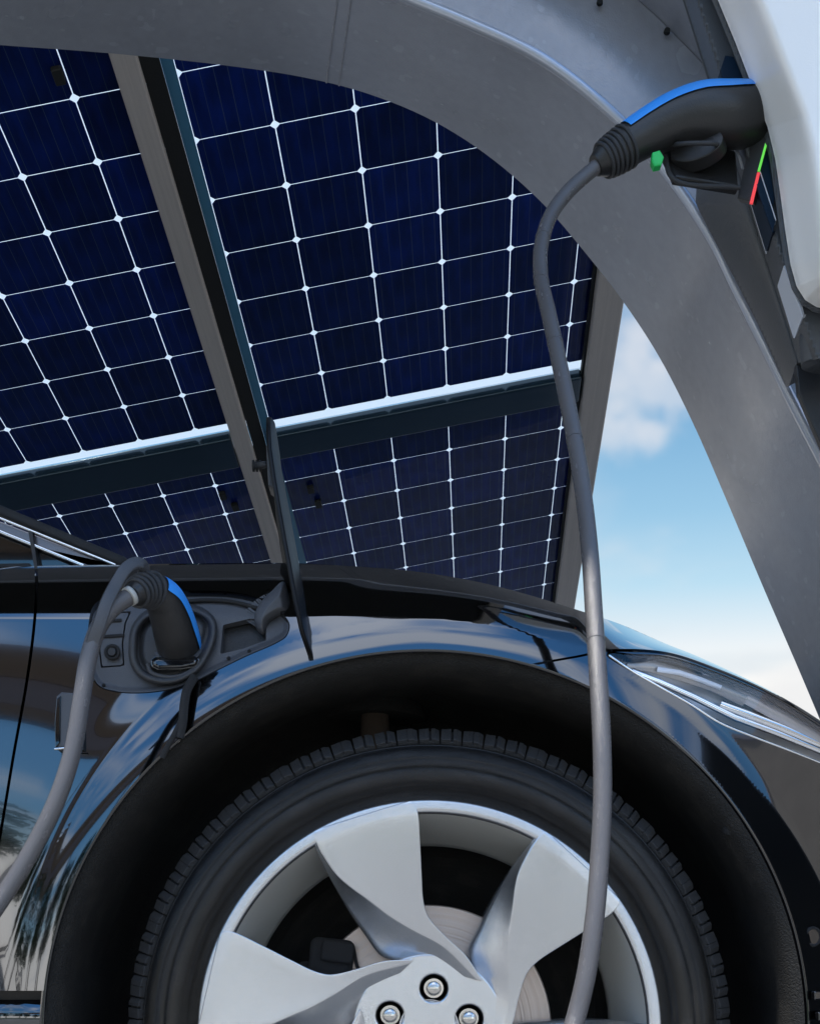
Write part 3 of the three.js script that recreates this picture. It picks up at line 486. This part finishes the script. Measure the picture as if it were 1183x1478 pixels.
// ---- charge port
{
  const pz = (x, y) => bodyZ(x, y) + .009;
  const grow = (f, k) => (x, y) => f(x, y) - k;
  const plateP = part('charge_port', car);
  const sealPoly = [[186, 928], [190, 905], [206, 884], [235, 873], [270, 871], [298, 880], [312, 896], [313, 918], [303, 946], [286, 970], [258, 986], [228, 988], [202, 978], [188, 957]];
  const sealF = polyField(sealPoly, 6);
  const pocket = polyField([[322, 902], [360, 893], [384, 893], [384, 924], [352, 936], [318, 944]], 0);
  const comp = polyField([[146, 893], [152, 884], [190, 882], [182, 900], [178, 930], [180, 960], [174, 962], [146, 964], [142, 930]], 0);
  mesh('port_tray', clipSheet(120, 424, 846, 1006, 3, [grow(portF, -1.5), (x, y) => -pocket(x, y), (x, y) => -comp(x, y)], (x, y) => pz(x, y) + .004 * sstep(-10, -2, portF(x, y) * -1 - 12), .009), M.plasticMid, plateP);
  mesh('tray_floor', clipSheet(120, 424, 846, 1006, 6, [grow(portF, -1)], (x, y) => pz(x, y) + .017, 0), M.trim, plateP);
  const cp = mesh('compartment_lid', clipSheet(130, 200, 876, 972, 3, [grow(comp, -2.2)], (x, y) => pz(x, y) + .004, .006), M.plasticMid, plateP);
  mesh('rubber_seal', clipSheet(176, 324, 860, 998, 2.5, [sealF, (x, y) => -(sealF(x, y) + 13)], (x, y) => { const d = (sealF(x, y) + 6.5) / 6.5; return pz(x, y) - .009 * Math.sqrt(Math.max(0, 1 - d * d)); }, .006), M.plastic, plateP);
  mesh('socket_face', clipSheet(176, 324, 860, 998, 3, [(x, y) => sealF(x, y) + 15], (x, y) => pz(x, y) - .003 + .006 * sstep(-24, -15, sealF(x, y)), .01), M.plastic, plateP);
  const tabP = polyField([[218, 953], [224, 948], [282, 947], [288, 952], [284, 962], [262, 966], [228, 967], [219, 962]], 0);
  mesh('cap_tab', clipSheet(210, 296, 940, 972, 2, [tabP], (x, y) => pz(x, y) - .012 + .004 * sstep(-5, 0, tabP(x, y)), .01), M.gloss, plateP);
  mesh('tab_lip', tube([[213, 958], [218, 970], [240, 977], [266, 974], [288, 960]].map(([x, y]) => at(x, y, pz(x, y) - .006)), .0022, 40, 8), M.plasticMid, plateP);
  const n = at(163, 942, pz(163, 942) + .002);
  mesh('screw', new THREE.CylinderGeometry(.0042, .0042, .004, 20).rotateX(Math.PI / 2).translate(n.x, n.y, n.z + .003), M.plastic, cp);
  mesh('screw_seat', new THREE.TorusGeometry(.0068, .002, 8, 28).translate(n.x, n.y, n.z + .002), M.trim, cp);
  for (const [y, w] of [[897, 12], [919, 16]]) mesh('slot', bar(at(164 - w, y, pz(164, y) + .0035), at(164 + w, y - 2, pz(164, y) + .0035), .0025, .0035), M.trim, cp);
  for (const [x, y] of [[150, 989], [330, 950], [320, 866], [360, 940]]) mesh('rivet', new THREE.SphereGeometry(.0021, 12, 8).translate(...at(x, y, pz(x, y) + .0005).toArray()), M.trim, plateP);
  mesh('tray_rib', tube([[270, 868], [300, 866], [338, 869], [372, 878]].map(([x, y]) => at(x, y, pz(x, y) - .0005)), .0022, 40, 8), M.trim, plateP);
  // hanging tether of the socket cap
  const tb = (x, y, k) => at(x, y, bodyZ(x, y) - k);
  mesh('cap_tether', mergeGeometries([tube([tb(280, 978, .004), tb(270, 996, .012), tb(266, 1016, .014), tb(264, 1042, .013), tb(259, 1066, .012)], .0048, 30, 10), tube([tb(266, 1030, .013), tb(254, 1056, .014), tb(243, 1076, .013), tb(234, 1094, .012)], .003, 24, 8)]), M.trim, plateP);
  mesh('tether_anchor', plate([[262, 986, 1.335], [290, 975, 1.335], [284, 992, 1.335], [270, 1000, 1.335]], .008, .002), M.trim, plateP);
}
{ // flap standing open, seen nearly edge-on, on its gooseneck hinge
  const fl = part('charge_flap', car);
  const ln = [[392, 611], [390, 640], [389, 680], [392, 720], [398, 765], [406, 810], [416, 855], [426, 895], [437, 930], [450, 954]];
  const N = 40, rows = [], rows2 = [];
  const cx = t => { const i = t * (ln.length - 1), a = Math.min(ln.length - 2, Math.floor(i)), k = i - a; return [lerp(ln[a][0], ln[a + 1][0], k), lerp(ln[a][1], ln[a + 1][1], k)]; };
  for (let i = 0; i <= N; i++) {
    const t = i / N, [x, y] = cx(t), hw = .062 * Math.sqrt(Math.max(.02, 1 - (2 * t - 1) ** 4)), bow = 12 * Math.sin(Math.PI * t), zc = lerp(1.375, 1.315, t), r = [];
    const sec = [[-1, 0], [-.98, .0024], [-.5, .0034], [0, .0038], [.5, .0034], [.98, .0024], [1, 0], [.98, -.0024], [.5, -.0018], [0, -.0014], [-.5, -.0018], [-.98, -.0024], [-1, 0]];
    for (const [s, h] of sec) { const p = at(x + bow * .55 - bow * .5 * s * -1, y, zc); r.push(V(p.x + h + .010 * (1 - s * s) * Math.sin(Math.PI * t), p.y, p.z + s * hw)); }
    rows.push(r);
  }
  mesh('flap_panel', gridGeo(rows, false), phy([.006, .006, .007], .4, { specularIntensity: .35, ...DS }), fl);
  const z = 1.335;
  const hf = polyField([[371, 909], [367, 890], [375, 871], [391, 854], [409, 839], [417, 862], [418, 884], [402, 890], [389, 899], [381, 916]], 6);
  mesh('hinge_arm', clipSheet(360, 424, 832, 924, 2, [hf], (x, y) => z - .012 * Math.sqrt(sat(-hf(x, y) / 12)), .03), M.plasticMid, fl);
  mesh('latch_bracket', plate([[384, 642, 1.35], [398, 646, 1.35], [399, 676, 1.35], [396, 706, 1.35], [387, 700, 1.35], [385, 668, 1.35]], .03, .002), M.plastic, fl);
  const lp = mesh('latch_pin', bar(at(364, 673, 1.36), at(386, 670, 1.355), .007, .007, V(0, 1, 0), .003), M.plastic, fl);
  for (const x of [366, 371, 376]) mesh('pin_collar', new THREE.CylinderGeometry(.0062, .0062, .0022, 18).rotateZ(Math.PI / 2).translate(...at(x, 672.5, 1.36).toArray()), M.trim, lp);
}

// ---------------------------------------------------------------- charging station
{
  const st = thing('charging_station', 'white and dark grey charging box fixed beside the steel arch', 'charger');
  const outline = [[1035, 0], [1010, -60], [1035, 2], [1060, 60], [1085, 128], [1106, 184], [1117, 230], [1124, 278], [1131, 330], [1139, 382], [1148, 414], [1160, 433], [1176, 443], [1200, 447]];
  const left = [[-260, 960], [-60, 1010], [2, 1036], [60, 1060], [128, 1086], [184, 1107], [230, 1118], [278, 1125], [330, 1132], [382, 1140], [414, 1149], [433, 1161], [443, 1177], [446, 1190], [448, 1250], [449, 1420]];
  const coverF = polyField([...left.map(([y, x]) => [x, y]), [1420, -260]], 0);
  const coverZ = (x, y) => { const d = Math.max(0, -coverF(x, y)); return 1.50 - .022 * (1 - Math.exp(-d / 9)) - .05 * sstep(4, 64, d) - .03 * sat((d - 40) / 300); };
  mesh('white_cover', clipSheet(950, 1420, -260, 460, 4, [coverF], coverZ, .03), M.white, st);
  const bez = k => (x, y) => coverF(x, y) - k;
  mesh('bezel', clipSheet(920, 1420, -270, 480, 4, [bez(8)], (x, y) => 1.512 + .006 * sstep(3, 8, coverF(x, y)), .02), M.charger, st);
  // side face with socket, display and label; its far edge catches the light
  const edgeX = y => 1046 + .3142 * (y - 190);
  const rightX = y => Math.min(ip(left, y), 1146 + (y - 405) * .36) - 7;
  const sideZ = (x, y) => { const a = edgeX(y), b = Math.max(a + 20, rightX(y)); return lerp(1.615, 1.53, sat((x - a) / (b - a))); };
  mesh('side_face', clipSheet(950, 1300, -60, 540, 4, [(x, y) => edgeX(y) - x, (x, y) => coverF(x, y) * -1 - 4 , (x, y) => y - 524 + (x - 1150) * .2], sideZ, .01), M.charger, st);
  mesh('edge_strip', tube([-40, 60, 190, 300, 400, 486, 522].map(y => at(edgeX(y), y, 1.614)), .0016, 60, 8), M.charger, st);
  const backPoly = polyField([[1010, 180], [1046, 190], [1139, 486], [1150, 522], [1136, 563], [1090, 462], [1042, 369], [1010, 308], [1003, 292], [1004, 279], [1006, 240]]);
  const backL = [[180, 1000], [240, 1001], [292, 1003], [308, 1010], [369, 1042], [462, 1090], [563, 1136]];
  mesh('back_body', clipSheet(990, 1160, 176, 568, 4, [backPoly], (x, y) => { const b = edgeX(y), a = ip(backL, y); return 1.617 + .1 * sat((b - x) / Math.max(8, b - a)) ** 1.4; }, .02), M.charger, st);
  mesh('bottom_housing', sweep([at(1200, 440, 1.56), at(1192, 490, 1.565), at(1186, 530, 1.57)], [.034, .033, .026], V(0, 0, 1), { n: 20, m: 32 }), M.charger, st);
  mesh('pedestal', new RoundedBoxGeometry(.42, 1.2, .42, 3, .03).translate(1.03, .6, -1.5), M.chargerDark, st);
  mesh('underside', plate([[1148, 526, 1.62], [1260, 530, 1.62], [1260, 690, 1.62], [1196, 668, 1.62], [1168, 604, 1.62], [1152, 566, 1.62]], .012, .002), M.chargerDark, st);
  mesh('support_arm', bar(V(.62, 1.02, -1.62), V(1.03, 1.12, -1.58), .1, .12, V(0, 1, 0), .01), M.chargerDark, st);
  mesh('top_window', clipSheet(1000, 1180, 60, 510, 2, [polyField([[1046, 80], [1058, 82], [1080, 132], [1030, 128]])], (x, y) => sideZ(x, y) - .007, .003), M.screen, st);
  mesh('display', clipSheet(1000, 1180, 60, 510, 2, [polyField([[1096, 247], [1119, 318], [1105, 366], [1083, 294]])], (x, y) => sideZ(x, y) - .009, .004), M.screen, st);
  const dz = [[1096, 247], [1119, 318], [1105, 366], [1083, 294]].map(([x, y]) => at(x, y, sideZ(x, y) - .0095));
  mesh('display_outline', mergeGeometries([0, 1, 2, 3].map(i => bar(dz[i], dz[(i + 1) % 4], .0011, .0011, V(0, 0, 1), .0003))), M.label, st);
  mesh('status_window', clipSheet(1000, 1180, 60, 510, 2, [polyField([[1104, 206], [1117, 286], [1114, 300], [1097, 246]])], (x, y) => sideZ(x, y) - .007, .003), M.screen, st);
  mesh('sticker', clipSheet(1000, 1180, 60, 510, 2, [polyField([[1130, 384], [1158, 456], [1145, 491], [1121, 413]])], (x, y) => sideZ(x, y) - .006, .004), M.label, st);
  const lb = mesh('indicator_bar', plate([[1091, 166, 1.525], [1105, 200, 1.515], [1084, 291, 1.53], [1062, 285, 1.54]], .014, .0015), M.plastic, st);
  mesh('green_light', plate([[1103.5, 206, 1.510], [1106, 210, 1.510], [1096, 247, 1.518], [1092.5, 246, 1.518]], .004, .0005), M.ledGreen, lb);
  mesh('red_light', plate([[1092.5, 248, 1.518], [1096.5, 249, 1.518], [1086, 294, 1.526], [1081.5, 293, 1.526]], .004, .0005), M.ledRed, lb);
  // socket shroud and hinged lid below the plug
  mesh('socket_ring', sweep([at(1100, 166, 1.56), at(1086, 167, 1.55)], [.041, .041], V(0, 1, 0), { n: 6, m: 40 }), M.trim, st);
  const lid = mesh('socket_lid', plate([[958, 209, 1.53], [966, 203, 1.55], [1062, 216, 1.56], [1066, 268, 1.525], [972, 258, 1.515]], .012, .003), M.plugBlack, st);
  mesh('lid_edge', tube([[958, 210, 1.528], [972, 259, 1.512], [1067, 271, 1.522]].map(p => at(...p)), .0028, 30, 10), M.plastic, lid);
  { const c = at(1008, 226, 1.523), c2 = at(1004, 209, 1.505); mesh('lid_cap', sweep([c, c2], [.034, .031], V(1, 0, 0), { n: 8, m: 36, squash: .6 }), M.plugBlack, lid);
    mesh('cap_rim', new THREE.TorusGeometry(.026, .0026, 10, 40).applyMatrix4(new THREE.Matrix4().makeRotationX(-1.05)).translate(c2.x, c2.y, c2.z), M.plastic, lid); }
  const tg = mesh('green_tag', plate([[941, 219, 1.485], [952, 216, 1.485], [958, 226, 1.485], [954, 238, 1.485], [944, 240, 1.485], [940, 232, 1.485]], .012, .002), M.green, st);
  mesh('tag_wire', tube([at(952, 218, 1.523), at(958, 210, 1.53), at(964, 206, 1.54)], .0016, 16, 8), M.chrome, tg);
  mesh('lid_strap', tube([at(1058, 212, 1.56), at(1066, 226, 1.55), at(1071, 244, 1.55)], .0018, 16, 8), M.label, st);
}

// ---------------------------------------------------------------- charging cable with its two plugs
{
  const cb = thing('charging_cable', 'grey charging cable with black and blue plugs joining car and charging box', 'cable');
  const cp = [[862, 239, 1.50], [846, 252, 1.495], [820, 276, 1.48], [796, 308, 1.46], [781, 352, 1.43], [780, 400, 1.40], [792, 455, 1.36], [808, 530, 1.32], [826, 620, 1.28], [841, 710, 1.24], [851, 800, 1.20], [857, 890, 1.17], [863, 980, 1.14], [868, 1070, 1.115], [869, 1150, 1.10], [865, 1240, 1.085], [857, 1330, 1.07], [845, 1410, 1.06], [826, 1485, 1.05], [780, 1620, 1.0]].map(p => at(...p));
  const low = [V(.04, .12, -.86), V(-.06, .02, -.72), V(-.2, .012, -.62), V(-.36, .012, -.66), V(-.46, .06, -.8), V(-.47, .18, -.95)];
  const up = [[-115, 1480, 1.09], [-60, 1385, 1.13], [-8, 1313, 1.155], [40, 1238, 1.17], [80, 1160, 1.18], [105, 1085, 1.19], [118, 1010, 1.20], [128, 950, 1.21], [143, 905, 1.22], [162, 879, 1.228], [190, 859, 1.24]].map(p => at(...p));
  mesh('cord', tube([...cp, ...low, ...up], .0084, 420, 18), M.cord, cb);
  const cc = new THREE.CatmullRomCurve3(cp, false, 'centripetal'); for (const t of [.2, .27, .345, .43, .6]) { const p = cc.getPoint(t), T = cc.getTangent(t), u = V(1, 0, 0).addScaledVector(T, -T.x).normalize(); mesh('cable_ring', new THREE.TorusGeometry(.0083, .0005, 6, 28).applyMatrix4(new THREE.Matrix4().makeBasis(u, T.clone().cross(u), T).setPosition(p)), M.plasticMid, cb); }
  // seams printed round the cord are real collars of tape
  function plug(pts, radii, refV, name, aw) {
    const P = pts.map(p => at(...p)), R = radii.map((r, i) => r * pts[i][2] / F);
    const b = mesh(name, sweep(P, R, refV, { n: 70, m: 36 }), M.plugBlack, cb);
    const nb = Math.round(P.length * .68); mesh('blue_cover', sweep(P.slice(0, nb), R.slice(0, nb), refV, { n: 60, m: 14, a0: -aw, a1: aw, off: .0016, cap: false }), M.blue, b);
    return [b, new THREE.CatmullRomCurve3(P, false, 'centripetal'), R, P.length - 1];
  }
  function collar(b, c, R, L, t0, t1, k, gapA) {
    for (let i = 0; i < k; i++) {
      const t = lerp(t0, t1, i / (k - 1)), p = c.getPoint(t), T = c.getTangent(t), r = ip(R.map((q, j) => [j / L, q]), t) + .0006;
      const g = new THREE.TorusGeometry(r, .0022, 8, 40); g.applyMatrix4(new THREE.Matrix4().makeBasis(...(() => { const u = V(0, 1, 0).addScaledVector(T, -T.y).normalize(); return [u, T.clone().cross(u), T]; })()).setPosition(p));
      mesh('grip_rib', g, M.plastic, b);
    }
  }
  { const [b, c, R, L] = plug([[1096, 167, 1.53], [1050, 167, 1.515], [1010, 168, 1.51], [972, 176, 1.508], [935, 192, 1.506], [908, 208, 1.504], [888, 221, 1.503], [872, 231, 1.502], [858, 240, 1.501]], [41, 42, 41, 36, 30.5, 28, 26, 22.5, 14], V(-.3, .8, .62), 'station_plug', .62);
    collar(b, c, R, L, .66, .88, 6); }
  { const [b, c, R, L] = plug([[260, 942, 1.342], [254, 916, 1.320], [246, 888, 1.301], [236, 866, 1.285], [222, 853, 1.271], [208, 852, 1.258], [198, 856, 1.248], [190, 860, 1.24]], [31, 31.5, 30, 27.5, 24.5, 22, 18.5, 12.5], V(.95, .5, .2), 'car_plug', .62);
    collar(b, c, R, L, .6, .86, 5);
    mesh('plug_foot', sweep([at(259, 937, 1.338), at(257.5, 931, 1.3325)], [.0272, .0268], V(1, .5, 0), { n: 4, m: 40 }), M.plasticMid, b); }
  mesh('white_ring', sweep([at(191, 858.5, 1.24), at(185, 862, 1.2375)], [.0095, .0095], V(0, 1, 0), { n: 3, m: 24 }), std([.4, .4, .38], .5), cb);
  // flat strap looped over the plug and running down the cord
  const sp = [[204, 838, 1.262], [209, 824, 1.256], [207, 814, 1.25], [197, 811, 1.243], [182, 820, 1.232], [168, 842, 1.222], [154, 870, 1.21], [144, 900, 1.206], [134, 928, 1.208], [127, 955, 1.213], [121, 990, 1.222]].map(p => at(...p));
  const cs = new THREE.CatmullRomCurve3(sp, false, 'centripetal'), rows = [];
  for (let i = 0; i <= 60; i++) { const p = cs.getPoint(i / 60), T = cs.getTangent(i / 60), n = V(.45, .25, .85).addScaledVector(T, -T.dot(V(.45, .25, .85))).normalize(), w = T.clone().cross(n); rows.push([[-1, -1], [-.8, 1], [.8, 1], [1, -1], [-1, -1]].map(([a, h]) => p.clone().addScaledVector(w, a * .0062).addScaledVector(n, h * .0013))); }
  mesh('strap', gridGeo(rows), M.plasticMid, cb);
}
renderer.render(scene, camera);
